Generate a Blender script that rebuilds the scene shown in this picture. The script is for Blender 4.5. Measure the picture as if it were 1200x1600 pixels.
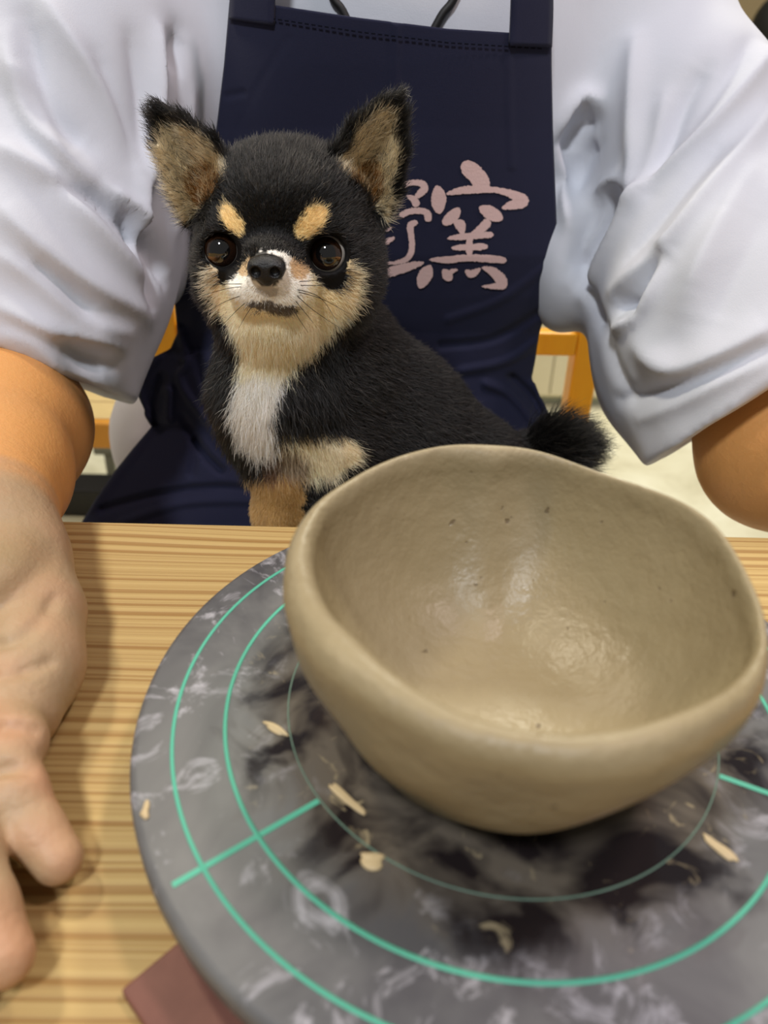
import bpy, bmesh, math, random
import numpy as np
from mathutils import Vector, Matrix
from mathutils.bvhtree import BVHTree

for o in list(bpy.data.objects): bpy.data.objects.remove(o)
C = bpy.context.scene.collection
S = bpy.context.scene
RNG = np.random.default_rng(7); random.seed(7)
PI = math.pi

# ------------------------------------------------------------------ camera
F, PITCH, ROLL, CAMZ = 1160.0, math.radians(32.15), math.radians(1.33), 0.9245
DISC_Z, TAB_Z, TAB_Y = 0.730, 0.700, 0.341
cd = bpy.data.cameras.new('camera'); cam = bpy.data.objects.new('camera', cd); C.objects.link(cam)
cd.sensor_fit = 'HORIZONTAL'; cd.sensor_width = 36.0; cd.lens = 36.0*F/1200.0
cd.clip_start = 0.01
cam.matrix_world = Matrix.Translation((0, 0, CAMZ)) @ Matrix.Rotation(PI/2-PITCH, 4, 'X') @ Matrix.Rotation(ROLL, 4, 'Z')
cd.dof.use_dof = True; cd.dof.focus_distance = 0.385; cd.dof.aperture_fstop = 11.0
S.camera = cam
# ------------------------------------------------------------------ world, lights, exposure
S.view_settings.view_transform = 'Standard'; S.view_settings.look = 'None'
S.view_settings.gamma = 1.0; S.view_settings.use_curve_mapping = False
S.view_settings.exposure = 0.05
w = bpy.data.worlds.new('room_light'); S.world = w; w.use_nodes = True
bg = w.node_tree.nodes['Background']; bg.inputs[0].default_value = (1.0, 0.97, 0.93, 1); bg.inputs[1].default_value = 0.18
def area(name, loc, size, power, col, target):
    l = bpy.data.lights.new(name, 'AREA'); l.shape = 'DISK'; l.size = size; l.energy = power; l.color = col
    o = bpy.data.objects.new(name, l); C.objects.link(o); o.location = loc
    o.rotation_euler = (Vector(target)-Vector(loc)).to_track_quat('-Z', 'Y').to_euler()
    return o
area('ceiling_lamp_light', (-0.95, 0.85, 2.45), 0.22, 17, (1.0, 0.90, 0.70), (-.1, .35, .75))
area('ceiling_lamp_light', (0.80, 0.25, 2.45), 0.22, 13, (1.0, 0.82, 0.80), (.1, .3, .75))
area('ceiling_lamp_light', (-0.30, -0.75, 2.40), 0.25, 24, (0.93, 0.96, 1.0), (0, .5, .85))
area('ceiling_lamp_light', (0.50, 2.1, 2.45), 0.40, 48, (1.0, 0.96, 0.78), (0.3, 2.0, 0))

# ------------------------------------------------------------------ projection helpers (pixel of the 1200x1600 frame + a real distance -> world point)
cR, sR, cP, sP = math.cos(ROLL), math.sin(ROLL), math.cos(PITCH), math.sin(PITCH)
def ray(px, py):
    x = (np.asarray(px, float)-600)/F; y = -(np.asarray(py, float)-800)/F
    x, y = cR*x-sR*y, sR*x+cR*y
    return np.stack([x, cP+y*sP, -sP+y*cP], -1)
def P(px, py, Y=None, Z=None):
    d = ray(px, py)
    t = (np.asarray(Y)/d[..., 1]) if Y is not None else ((np.asarray(Z)-CAMZ)/d[..., 2])
    return d*t[..., None] + np.array([0, 0, CAMZ])
def proj(V):
    q = V-np.array([0, 0, CAMZ])
    dep = q[:, 1]*cP-q[:, 2]*sP; up = q[:, 1]*sP+q[:, 2]*cP
    x, y = q[:, 0]/dep, up/dep
    x, y = cR*x+sR*y, -sR*x+cR*y
    return 600+F*x, 800-F*y
def catmull(pts, n, closed=False):
    pts = np.asarray(pts, float); m = len(pts)
    out = []
    segs = m if closed else m-1
    for i in range(segs):
        if closed: p = [pts[(i+j-1) % m] for j in range(4)]
        else: p = [pts[max(i-1, 0)], pts[i], pts[i+1], pts[min(i+2, m-1)]]
        for t in np.linspace(0, 1, n, endpoint=False):
            out.append(.5*((2*p[1])+(-p[0]+p[2])*t+(2*p[0]-5*p[1]+4*p[2]-p[3])*t*t+(-p[0]+3*p[1]-3*p[2]+p[3])*t**3))
    if not closed: out.append(pts[-1])
    return np.array(out)

# ------------------------------------------------------------------ object helpers
def tag(o, label=None, cat=None, group=None, kind=None):
    if label: o['label'] = label
    if cat: o['category'] = cat
    if group: o['group'] = group
    if kind: o['kind'] = kind
    return o
def empty(name, loc, label, cat, group=None):
    o = bpy.data.objects.new(name, None); C.objects.link(o); o.location = loc; o.empty_display_size = .02
    bpy.context.view_layer.update()
    return tag(o, label, cat, group)
def link(name, me, mat, parent=None):
    o = bpy.data.objects.new(name, me); C.objects.link(o)
    if mat is not None: me.materials.append(mat)
    if parent is not None:
        o.parent = parent; o.matrix_parent_inverse = parent_world(parent).inverted()
    return o
def parent_world(p):
    m = p.matrix_basis.copy()
    if p.parent: m = parent_world(p.parent) @ p.matrix_parent_inverse @ m
    return m
def npmesh(name, V, faces, smooth=True, col=None):
    me = bpy.data.meshes.new(name)
    faces = [list(map(int, f)) for f in faces] if not isinstance(faces, np.ndarray) else faces.tolist()
    me.from_pydata(np.asarray(V).tolist(), [], faces); me.update()
    if smooth: me.polygons.foreach_set('use_smooth', [True]*len(me.polygons))
    if col is not None:
        a = me.color_attributes.new('coat', 'FLOAT_COLOR', 'POINT')
        c4 = np.ones((len(V), 4), np.float32); c4[:, :3] = col
        a.data.foreach_set('color', c4.ravel())
    return me
def bm_mesh(name, bm, smooth=True):
    me = bpy.data.meshes.new(name); bm.normal_update(); bm.to_mesh(me); bm.free()
    if smooth: me.polygons.foreach_set('use_smooth', [True]*len(me.polygons))
    return me
def box_me(name, lo, hi, bev=0.003, seg=2):
    bm = bmesh.new(); bmesh.ops.create_cube(bm, size=1)
    for v in bm.verts: v.co = Vector([lo[i]+(v.co[i]+.5)*(hi[i]-lo[i]) for i in range(3)])
    if bev: bmesh.ops.bevel(bm, geom=bm.edges[:], offset=bev, segments=seg, affect='EDGES', profile=.5)
    return bm_mesh(name, bm, False)
def lathe_me(name, prof, n=96, c=(0, 0, 0), cap=True):
    V = []; fs = []
    for r, z in prof:
        for i in range(n): V.append((c[0]+r*math.cos(2*PI*i/n), c[1]+r*math.sin(2*PI*i/n), c[2]+z))
    m = len(prof)
    for j in range(m-1):
        for i in range(n): fs.append([j*n+i, j*n+(i+1) % n, (j+1)*n+(i+1) % n, (j+1)*n+i])
    if cap: fs.append(list(range(n))[::-1]); fs.append([(m-1)*n+i for i in range(n)])
    return npmesh(name, V, fs)
def tube_me(name, pts, rad, n=10):
    pts = np.asarray(pts, float); m = len(pts); rad = np.broadcast_to(rad, m)
    V = []; T = np.gradient(pts, axis=0); T /= np.linalg.norm(T, axis=1)[:, None]
    ref = np.array([0.13, .2, .97])
    for i in range(m):
        a = np.cross(T[i], ref); a /= np.linalg.norm(a)+1e-9; b = np.cross(T[i], a)
        for k in range(n): V.append(pts[i]+rad[i]*(a*math.cos(2*PI*k/n)+b*math.sin(2*PI*k/n)))
    fs = [[j*n+i, j*n+(i+1) % n, (j+1)*n+(i+1) % n, (j+1)*n+i] for j in range(m-1) for i in range(n)]
    fs += [list(range(n))[::-1], [(m-1)*n+i for i in range(n)]]
    return npmesh(name, V, fs)
def grid_faces(nu, nv):
    i, j = np.meshgrid(np.arange(nu-1), np.arange(nv-1), indexing='ij')
    a = (i*nv+j).ravel()
    return np.stack([a, a+1, a+nv+1, a+nv], 1)

# ------------------------------------------------------------------ signed distance modelling + surface nets
class Vol:
    def __init__(s, lo, hi, h):
        s.lo = np.array(lo, float); s.h = h
        s.n = np.ceil((np.array(hi)-s.lo)/h).astype(int)+1
        s.D = np.full(s.n, .05, np.float32)
        s.ax = [(s.lo[i]+h*np.arange(s.n[i])).astype(np.float32) for i in range(3)]
    def _sub(s, lo, hi, m):
        a = np.clip(np.floor((np.array(lo)-m-s.lo)/s.h).astype(int), 0, s.n)
        b = np.clip(np.ceil((np.array(hi)+m-s.lo)/s.h).astype(int)+1, 0, s.n)
        sl = tuple(slice(a[i], b[i]) for i in range(3))
        X = s.ax[0][sl[0]][:, None, None]; Y = s.ax[1][sl[1]][None, :, None]; Z = s.ax[2][sl[2]][None, None, :]
        return sl, X, Y, Z
    def add(s, prim, k=.004):
        fn, lo, hi = prim; sl, X, Y, Z = s._sub(lo, hi, k+4*s.h)
        if 0 in s.D[sl].shape: return
        d = fn(X, Y, Z).astype(np.float32); a = s.D[sl]
        g = np.maximum(k-np.abs(a-d), 0)/k
        s.D[sl] = np.minimum(a, d)-g*g*k*.25
    def sub(s, prim, k=.002):
        fn, lo, hi = prim; sl, X, Y, Z = s._sub(lo, hi, k+2*s.h)
        if 0 in s.D[sl].shape: return
        d = -fn(X, Y, Z).astype(np.float32); a = s.D[sl]
        g = np.maximum(k-np.abs(a-d), 0)/k
        s.D[sl] = np.maximum(a, d)+g*g*k*.25
    def mesh(s, smooth=2):
        D = s.D; B = D < 0
        c = np.zeros(np.array(D.shape)-1, np.uint8)
        offs = [(i, j, k) for i in (0, 1) for j in (0, 1) for k in (0, 1)]
        nx, ny, nz = c.shape
        for (i, j, k) in offs: c += B[i:i+nx, j:j+ny, k:k+nz]
        act = (c > 0) & (c < 8)
        idx = np.argwhere(act); n = len(idx)
        acc = np.zeros((n, 3)); cnt = np.zeros(n)
        for a in offs:
            for ax in range(3):
                if a[ax]: continue
                b = list(a); b[ax] = 1
                d0 = D[idx[:, 0]+a[0], idx[:, 1]+a[1], idx[:, 2]+a[2]]; d1 = D[idx[:, 0]+b[0], idx[:, 1]+b[1], idx[:, 2]+b[2]]
                m = (d0 < 0) != (d1 < 0)
                t = d0[m]/(d0[m]-d1[m])
                q = np.tile(np.array(a, float), (m.sum(), 1)); q[:, ax] += t
                acc[m] += q; cnt[m] += 1
        V = s.lo+s.h*(idx+acc/cnt[:, None])
        ids = np.full(c.shape, -1, np.int32); ids[act] = np.arange(n)
        Fs = []
        for ax in range(3):
            u, v = [(1, 2), (2, 0), (0, 1)][ax]
            sl0 = [slice(None)]*3; sl1 = [slice(None)]*3
            sl0[ax] = slice(0, -1); sl1[ax] = slice(1, None)
            ch = B[tuple(sl0)] != B[tuple(sl1)]
            e = np.argwhere(ch)
            ok = (e[:, u] > 0) & (e[:, v] > 0) & (e[:, u] < D.shape[u]-1) & (e[:, v] < D.shape[v]-1)
            e = e[ok]
            neg = B[e[:, 0], e[:, 1], e[:, 2]]
            q = []
            for du, dv in ((-1, -1), (0, -1), (0, 0), (-1, 0)):
                r = e.copy(); r[:, u] += du; r[:, v] += dv
                q.append(ids[r[:, 0], r[:, 1], r[:, 2]])
            q = np.stack(q, 1); q[~neg] = q[~neg][:, ::-1]
            Fs.append(q)
        Q = np.concatenate(Fs)
        for _ in range(smooth): V = laplace(V, Q, .5)
        return V, Q
def laplace(V, Q, lam):
    E = np.concatenate([Q[:, [0, 1]], Q[:, [1, 2]], Q[:, [2, 3]], Q[:, [3, 0]]])
    n = len(V); out = np.zeros_like(V)
    c = np.bincount(E[:, 0], minlength=n)+np.bincount(E[:, 1], minlength=n)
    for k in range(3):
        out[:, k] = np.bincount(E[:, 0], V[E[:, 1], k], n)+np.bincount(E[:, 1], V[E[:, 0], k], n)
    return V+lam*(out/np.maximum(c, 1)[:, None]-V)
def normals(V, Q):
    fn = np.cross(V[Q[:, 2]]-V[Q[:, 0]], V[Q[:, 3]]-V[Q[:, 1]])
    N = np.zeros_like(V)
    for j in range(4):
        for k in range(3): N[:, k] += np.bincount(Q[:, j], fn[:, k], len(V))
    return N/(np.linalg.norm(N, axis=1)[:, None]+1e-12)
def ell(c, r, rot=None):
    c = np.array(c, float); r = np.broadcast_to(np.array(r, float), 3)
    M = np.array(rot) if rot is not None else np.eye(3)
    def fn(X, Y, Z):
        x, y, z = X-c[0], Y-c[1], Z-c[2]
        if rot is not None: x, y, z = [M[0, i]*x+M[1, i]*y+M[2, i]*z for i in range(3)]
        k0 = np.sqrt((x/r[0])**2+(y/r[1])**2+(z/r[2])**2); k1 = np.sqrt((x/r[0]**2)**2+(y/r[1]**2)**2+(z/r[2]**2)**2)
        return k0*(k0-1)/(k1+1e-6)
    R = r.max() if rot is not None else r
    return fn, c-R, c+R
def cone(a, b, ra, rb):
    a = np.array(a, float); b = np.array(b, float); ab = b-a; L = ab@ab+1e-12
    def fn(X, Y, Z):
        t = np.clip(((X-a[0])*ab[0]+(Y-a[1])*ab[1]+(Z-a[2])*ab[2])/L, 0, 1)
        return np.sqrt((X-a[0]-t*ab[0])**2+(Y-a[1]-t*ab[1])**2+(Z-a[2]-t*ab[2])**2)-(ra+(rb-ra)*t)
    m = max(ra, rb)
    return fn, np.minimum(a, b)-m, np.maximum(a, b)+m
def chain(v, pts, rad, k):
    for i in range(len(pts)-1): v.add(cone(pts[i], pts[i+1], rad[i], rad[i+1]), k)
def tri(a, b, c, r):
    a, b, c = [np.array(q, float) for q in (a, b, c)]
    ba, cb, ac = b-a, c-b, a-c; nor = np.cross(ba, ac)
    def fn(X, Y, Z):
        sh = np.broadcast_shapes(X.shape, Y.shape, Z.shape)
        p = np.stack([np.broadcast_to(q, sh) for q in (X, Y, Z)], -1)
        pa, pb, pc = p-a, p-b, p-c
        ins = (np.sign(pa@np.cross(ba, nor))+np.sign(pb@np.cross(cb, nor))+np.sign(pc@np.cross(ac, nor))) < 2
        def ed(e, q):
            t = np.clip(q@e/(e@e), 0, 1)[..., None]; w_ = e*t-q; return (w_*w_).sum(-1)
        de = np.minimum(np.minimum(ed(ba, pa), ed(cb, pb)), ed(ac, pc))
        dn = (pa@nor)**2/(nor@nor)
        return np.sqrt(np.where(ins, de, dn))-r
    return fn, np.minimum(np.minimum(a, b), c)-r, np.maximum(np.maximum(a, b), c)+r
def half(n, p):
    n = np.array(n, float)/np.linalg.norm(n); p = np.array(p, float)
    return (lambda X, Y, Z: (X-p[0])*n[0]+(Y-p[1])*n[1]+(Z-p[2])*n[2]), p-5, p+5
def wob(V, s, seed=0):
    r = np.random.default_rng(seed); out = np.zeros(len(V))
    for i in range(6):
        k = r.normal(size=3)/s*(1+.5*i); out += np.sin(V@k+r.uniform(0, 6.3))/(1+.5*i)
    return out/2.2
def polyline_dist(V, pts, along=False):
    best = np.full(len(V), 9.0); tt_ = np.zeros(len(V)); n = len(pts)-1
    for i, (a, b) in enumerate(zip(pts[:-1], pts[1:])):
        ab = b-a; t = np.clip((V-a)@ab/(ab@ab+1e-12), 0, 1)
        d = np.linalg.norm(V-a-t[:, None]*ab, axis=1); m = d < best
        best[m] = d[m]; tt_[m] = (i+t[m])/n
    return (best, tt_) if along else best

# ------------------------------------------------------------------ material helpers
def lin(r, g, b):
    f = lambda c: (c/255/12.92) if c/255 <= .04045 else ((c/255+.055)/1.055)**2.4
    return (f(r), f(g), f(b), 1)
class Mat:
    def __init__(s, name, col=(.5, .5, .5, 1), rough=.5, spec=.5):
        s.m = bpy.data.materials.new(name); s.m.use_nodes = True; s.t = s.m.node_tree
        s.b = s.t.nodes['Principled BSDF']; s.b.inputs['Base Color'].default_value = col
        s.b.inputs['Roughness'].default_value = rough; s.b.inputs['Specular IOR Level'].default_value = spec
    def n(s, t, **kw):
        q = s.t.nodes.new(t)
        for k, v in kw.items():
            if k in q.inputs: q.inputs[k].default_value = v
            else: setattr(q, k, v)
        return q
    def l(s, a, b): s.t.links.new(a, b)
    def coord(s, scale=(1, 1, 1), kind='Object'):
        tc = s.n('ShaderNodeTexCoord'); mp = s.n('ShaderNodeMapping'); mp.inputs['Scale'].default_value = scale
        s.l(tc.outputs[kind], mp.inputs[0]); return mp.outputs[0]
    def noise(s, co, scale, detail=4, rough=.55, dist=0):
        q = s.n('ShaderNodeTexNoise', Scale=scale, Detail=detail, Roughness=rough, Distortion=dist); s.l(co, q.inputs['Vector']); return q.outputs[0]
    def ramp(s, fac, stops):
        q = s.n('ShaderNodeValToRGB'); e = q.color_ramp.elements
        while len(e) < len(stops): e.new(.5)
        for i, (p, c) in enumerate(stops): e[i].position = p; e[i].color = c if len(c) == 4 else (*c, 1)
        s.l(fac, q.inputs[0]); return q.outputs[0]
    def mix(s, fac, a, b, mode='MIX'):
        q = s.n('ShaderNodeMix', data_type='RGBA', blend_type=mode)
        for i, v in ((0, fac), (6, a), (7, b)):
            if hasattr(v, 'links'): s.l(v, q.inputs[i])
            else: q.inputs[i].default_value = v
        return q.outputs[2]
    def math(s, op, a, b=0.0, c=0.0):
        q = s.n('ShaderNodeMath', operation=op)
        for i, v in enumerate((a, b, c)):
            if hasattr(v, 'links'): s.l(v, q.inputs[i])
            else: q.inputs[i].default_value = v
        return q.outputs[0]
    def bump(s, h, strength=.3, dist=.002):
        q = s.n('ShaderNodeBump', Strength=strength, Distance=dist); s.l(h, q.inputs['Height'])
        if s.b.inputs['Normal'].links: s.l(s.b.inputs['Normal'].links[0].from_socket, q.inputs['Normal'])
        s.l(q.outputs[0], s.b.inputs['Normal'])
    def col(s, c): s.l(c, s.b.inputs['Base Color'])
BW = lambda v: (v, v, v, 1)

def m_table():
    m = Mat('pine_with_raised_grain', rough=.55, spec=.3)
    co = m.coord((1, 1, 1)); n1 = m.noise(m.coord((1.0, 3, 1)), 2.5, 2)
    sx = m.n('ShaderNodeSeparateXYZ'); m.l(co, sx.inputs[0])
    yy = m.math('ADD', sx.outputs[1], m.math('MULTIPLY', n1, .020))
    cmb = m.n('ShaderNodeCombineXYZ'); m.l(yy, cmb.inputs[1])
    # grain spacing itself varies from board heart to edge
    nn = m.noise(cmb.outputs[0], 300, 2, .5)
    fine = m.noise(m.coord((6, 500, 6)), 1, 3)
    g = m.ramp(nn, [(.38, BW(0)), (.50, BW(.25)), (.56, BW(.8)), (.66, BW(1))])
    c = m.mix(g, lin(184, 156, 100), lin(142, 102, 50))
    c = m.mix(m.math('MULTIPLY', fine, .35), c, lin(192, 168, 118))
    m.col(c); m.bump(m.math('MULTIPLY', g, -1), .35, .0012); m.bump(fine, .15, .0004)
    return m.m
def m_wood(name, c1, c2, rough=.4):
    m = Mat(name, rough=rough)
    n = m.noise(m.coord((14, 14, 3)), 4, 4, .6, 1.0)
    m.col(m.mix(n, c1, c2)); m.bump(n, .1, .001); return m.m
def m_clay():
    m = Mat('damp_grey_brown_clay', rough=.5, spec=.4)
    co = m.coord(); n = m.noise(co, 22, 5, .6); n2 = m.noise(co, 140, 4, .6); n3 = m.noise(co, 900, 2)
    c = m.mix(n, lin(138, 124, 94), lin(158, 143, 110))
    c = m.mix(m.math('MULTIPLY', n2, .4), c, lin(128, 114, 88))
    sp = m.ramp(m.noise(co, 210, 2, .4), [(.735, BW(0)), (.77, BW(.7))]); c = m.mix(sp, c, lin(96, 80, 60)); m.col(c)
    m.bump(m.math('MULTIPLY', sp, -1), .5, .001)
    r = m.ramp(n, [(.38, BW(.36)), (.62, BW(.6))]); m.l(r, m.b.inputs['Roughness'])
    m.bump(n, .5, .006); m.bump(n2, .35, .0018); m.bump(n3, .12, .0004); return m.m
def m_cloth(name, col, rough=.85, weave=2600, var=.06, sheen=.15, col2=None):
    m = Mat(name, col, rough, .25)
    co = m.coord(); a = m.noise(m.coord((weave, weave*.3, weave*.3)), 1, 1); b = m.noise(m.coord((weave*.3, weave*.3, weave)), 1, 1)
    n = m.noise(co, 9, 4)
    m.col(m.mix(m.math('MULTIPLY', n, var*6), col, col2 or tuple(c*.8 for c in col[:3])+(1,)))
    m.bump(m.math('ADD', a, b), .18, .0004); m.bump(m.noise(co, 60, 3), .15, .0015)
    m.b.inputs['Sheen Weight'].default_value = sheen
    return m.m
def m_skin():
    m = Mat('tanned_skin_with_dried_clay', rough=.5, spec=.4)
    co = m.coord(); n = m.noise(co, 14, 4); n2 = m.noise(co, 420, 3, .6)
    at = m.n('ShaderNodeAttribute', attribute_name='coat')
    c = m.mix(m.math('MULTIPLY', n, .2), at.outputs['Color'], lin(202, 138, 84), 'MIX')
    m.col(c); m.bump(n2, .35, .0008); m.bump(m.noise(co, 130, 5, .65), .3, .0018)
    m.b.inputs['Subsurface Weight'].default_value = .12; m.b.inputs['Subsurface Radius'].default_value = (.008, .003, .0015); m.b.inputs['Subsurface Scale'].default_value = .5
    return m.m
def m_coat():
    m = Mat('dog_coat', rough=.7, spec=.2)
    at = m.n('ShaderNodeAttribute', attribute_name='coat'); m.col(at.outputs['Color'])
    m.bump(m.noise(m.coord(), 500, 3), .3, .001); return m.m
def m_fur():
    m = Mat('dog_fur'); t = m.t
    h = m.n('ShaderNodeBsdfHairPrincipled', parametrization='COLOR'); h.inputs['Roughness'].default_value = .42; h.inputs['Radial Roughness'].default_value = .6; h.inputs['Random Roughness'].default_value = .2
    at = m.n('ShaderNodeAttribute', attribute_name='strand_color'); m.l(at.outputs['Color'], h.inputs['Color'])
    ms = m.n('ShaderNodeMixShader'); ms.inputs[0].default_value = .55; m.col(at.outputs['Color']); m.b.inputs['Roughness'].default_value = .5
    m.l(m.b.outputs[0], ms.inputs[1]); m.l(h.outputs[0], ms.inputs[2]); m.l(ms.outputs[0], t.nodes['Material Output'].inputs[0])
    return m.m
def m_disc():
    m = Mat('dark_wheel_head_with_clay_smears', rough=.45, spec=.45)
    co = m.coord(); sx = m.n('ShaderNodeSeparateXYZ'); m.l(co, sx.inputs[0])
    r = m.math('SQRT', m.math('ADD', m.math('POWER', sx.outputs[0], 2.0), m.math('POWER', sx.outputs[1], 2.0)))
    big = m.noise(co, 16, 4, .6, .8); sm = m.noise(co, 42, 6, .68, 1.2); sw = m.noise(co, 26, 3, .5, 1.6); sw2 = m.noise(co, 70, 4, .6, 2)
    base = m.mix(m.ramp(big, [(.35, BW(0)), (.7, BW(1))]), lin(64, 63, 67), lin(110, 110, 109))
    smear = m.ramp(sm, [(.54, BW(0)), (.66, BW(.75))])
    base = m.mix(smear, base, lin(176, 174, 180))
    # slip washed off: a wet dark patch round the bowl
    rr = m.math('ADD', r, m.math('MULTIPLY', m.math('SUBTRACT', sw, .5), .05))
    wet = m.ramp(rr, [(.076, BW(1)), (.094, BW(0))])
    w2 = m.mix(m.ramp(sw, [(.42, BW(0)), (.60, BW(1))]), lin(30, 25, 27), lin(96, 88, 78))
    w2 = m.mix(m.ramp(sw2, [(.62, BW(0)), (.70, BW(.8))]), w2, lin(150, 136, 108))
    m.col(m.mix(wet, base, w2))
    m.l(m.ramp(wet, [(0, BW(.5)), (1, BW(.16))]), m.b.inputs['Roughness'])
    m.bump(sm, .15, .0008); return m.m
def m_floor():
    m = Mat('pale_stone_floor', rough=.5)
    n = m.noise(m.coord(), 5, 6, .65, .6)
    m.col(m.ramp(n, [(.3, lin(196, 190, 164)), (.5, lin(216, 212, 188)), (.7, lin(228, 226, 206))])); return m.m
def m_plain(name, c, rough=.5, spec=.5, bump=0, scale=60):
    m = Mat(name, c, rough, spec)
    n = m.noise(m.coord(), scale, 3); m.col(m.mix(m.math('MULTIPLY', n, .3), c, tuple(q*.75 for q in c[:3])+(1,)))
    if bump: m.bump(n, bump, .001)
    return m.m
M = dict(table=m_table(), clay=m_clay(), shirt=m_cloth('white_jersey', lin(206, 209, 218), var=.01, col2=lin(196, 199, 210)),
    apron=m_cloth('navy_cotton', lin(32, 34, 58), weave=2000, var=.08, sheen=.05, col2=lin(24, 26, 44)), skin=m_skin(), coat=m_coat(), fur=m_fur(), disc=m_disc(), floor=m_floor(),
    ring=m_plain('green_paint_line', lin(84, 176, 148), .5, .4, 0, 90), yellow=m_wood('yellow_varnished_wood', lin(250, 190, 34), lin(238, 166, 20)),
    orange=m_wood('honey_wood', lin(206, 146, 52), lin(184, 120, 36)), brown=m_wood('dark_brown_wood', lin(112, 72, 34), lin(90, 56, 26)),
    tan=m_wood('pale_bench_wood', lin(206, 184, 134), lin(190, 164, 112)), red=m_wood('red_light_on_table', lin(132, 86, 72), lin(98, 58, 48), .6),  # red: tint of reddish light on the table, painted on an added slab
    print=m_plain('pale_pink_print', lin(222, 190, 186), .8, .2, .3, 700), black=m_plain('black_cord', lin(16, 15, 15), .6), trouser=m_cloth('white_trousers', lin(222, 218, 226), var=.02),
    nose=m_plain('wet_black_nose', lin(14, 12, 12), .36, .5, .5, 1500), metal=m_plain('grey_green_metal', lin(150, 154, 136), .4), wall=m_plain('beige_wall', lin(206, 182, 140), .8),
    cream=m_plain('cream_cabinet', lin(222, 214, 184), .6), hair=m_plain('black_hair', lin(18, 16, 15), .6, .3, .6, 300), blue=m_cloth('pale_blue_shirt', lin(196, 212, 228), var=.02), dark=m_plain('black_crossbar', lin(20, 20, 22), .5))

# ================================================================== SETTING
def struct(name, me, mat): return tag(link(name, me, mat), kind='structure')
struct('floor', box_me('floor', (-3, -1.2, -.05), (3, 5.2, 0), 0), M['floor'])
struct('wall_back', box_me('wall_back', (-3, 5.2, -.05), (3, 5.3, 2.6), 0), M['wall'])

# ================================================================== TABLE
tb = empty('work_table', (0, .1, 0), 'pine work table with raised straight grain in front of the person', 'table')
link('tabletop', box_me('tabletop', (-.75, -.36, TAB_Z-.034), (.75, TAB_Y, TAB_Z), .002), M['table'], tb)
for x in (-.7, .7):
    for y in (-.3, TAB_Y-.05): link('leg', box_me('leg', (x-.025, y-.025, 0), (x+.025, y+.025, TAB_Z-.034), .003), M['orange'], tb)

# ================================================================== TURNTABLE
DC = np.array([.0416, .188]); DR = .125
tt = empty('banding_wheel', (DC[0], DC[1], TAB_Z), 'round dark pottery turntable with green guide rings under the clay bowl', 'turntable')
def at_disc(o): o.location = (DC[0], DC[1], 0); return o
prof = [(0.0005, DISC_Z-.014), (DR-.010, DISC_Z-.014), (DR-.003, DISC_Z-.012), (DR, DISC_Z-.0085), (DR, DISC_Z-.003), (DR-.001, DISC_Z-.0008), (DR-.003, DISC_Z), (.06, DISC_Z), (.0005, DISC_Z)]
o = link('wheel_head', lathe_me('wheel_head', prof, 160), M['disc'], tt); o.matrix_parent_inverse = Matrix(); o.location = (0, 0, -TAB_Z)
o = link('spindle', lathe_me('spindle', [(.022, TAB_Z+.0052), (.022, DISC_Z-.0142)], 32), M['dark'], tt); o.matrix_parent_inverse = Matrix(); o.location = (0, 0, -TAB_Z)
# added thin slab, coloured as reddish light on the table; corner shows past wheel
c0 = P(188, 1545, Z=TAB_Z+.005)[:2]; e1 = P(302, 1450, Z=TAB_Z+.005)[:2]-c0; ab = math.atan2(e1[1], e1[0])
bx = link('red_light_patch', box_me('red_light_patch', (0, -.075, .0003), (.19, 0, .005), .001), M['red'], tt)
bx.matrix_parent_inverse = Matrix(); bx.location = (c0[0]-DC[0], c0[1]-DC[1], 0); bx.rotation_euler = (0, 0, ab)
M['faint'] = m_plain('worn_green_line', lin(96, 124, 108), .5)
def ring_me(r, w_, h=.0003):
    return lathe_me('guide_ring', [(r-w_/2, DISC_Z-.0004), (r-w_/2, DISC_Z+h), (r+w_/2, DISC_Z+h), (r+w_/2, DISC_Z-.0004)], 160, cap=False)
for r, w_ in ((.1116, .0012), (.0946, .0013), (.0735, .0004)):
    o = link('guide_ring', ring_me(r, w_), M['ring'] if w_ > .001 else M['faint'], tt); o.matrix_parent_inverse = Matrix(); o.location = (0, 0, -TAB_Z)
pa = P(262, 1388, Z=DISC_Z)[:2]-DC; angA = math.atan2(pa[1], pa[0])
pb_ = P(1190, 1236, Z=DISC_Z)[:2]-DC; angB = math.atan2(pb_[1], pb_[0]); print('ANG', math.degrees(angA), math.degrees(angB))
for aa in (angA, angB, angA+PI):
    me = box_me('guide_line', (.074, -.0009, DISC_Z-.0003), (.1205, .0009, DISC_Z+.0002), 0)
    o = link('guide_line', me, M['ring'], tt); o.matrix_parent_inverse = Matrix(); o.location = (0, 0, -TAB_Z); o.rotation_euler = (0, 0, aa)

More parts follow.
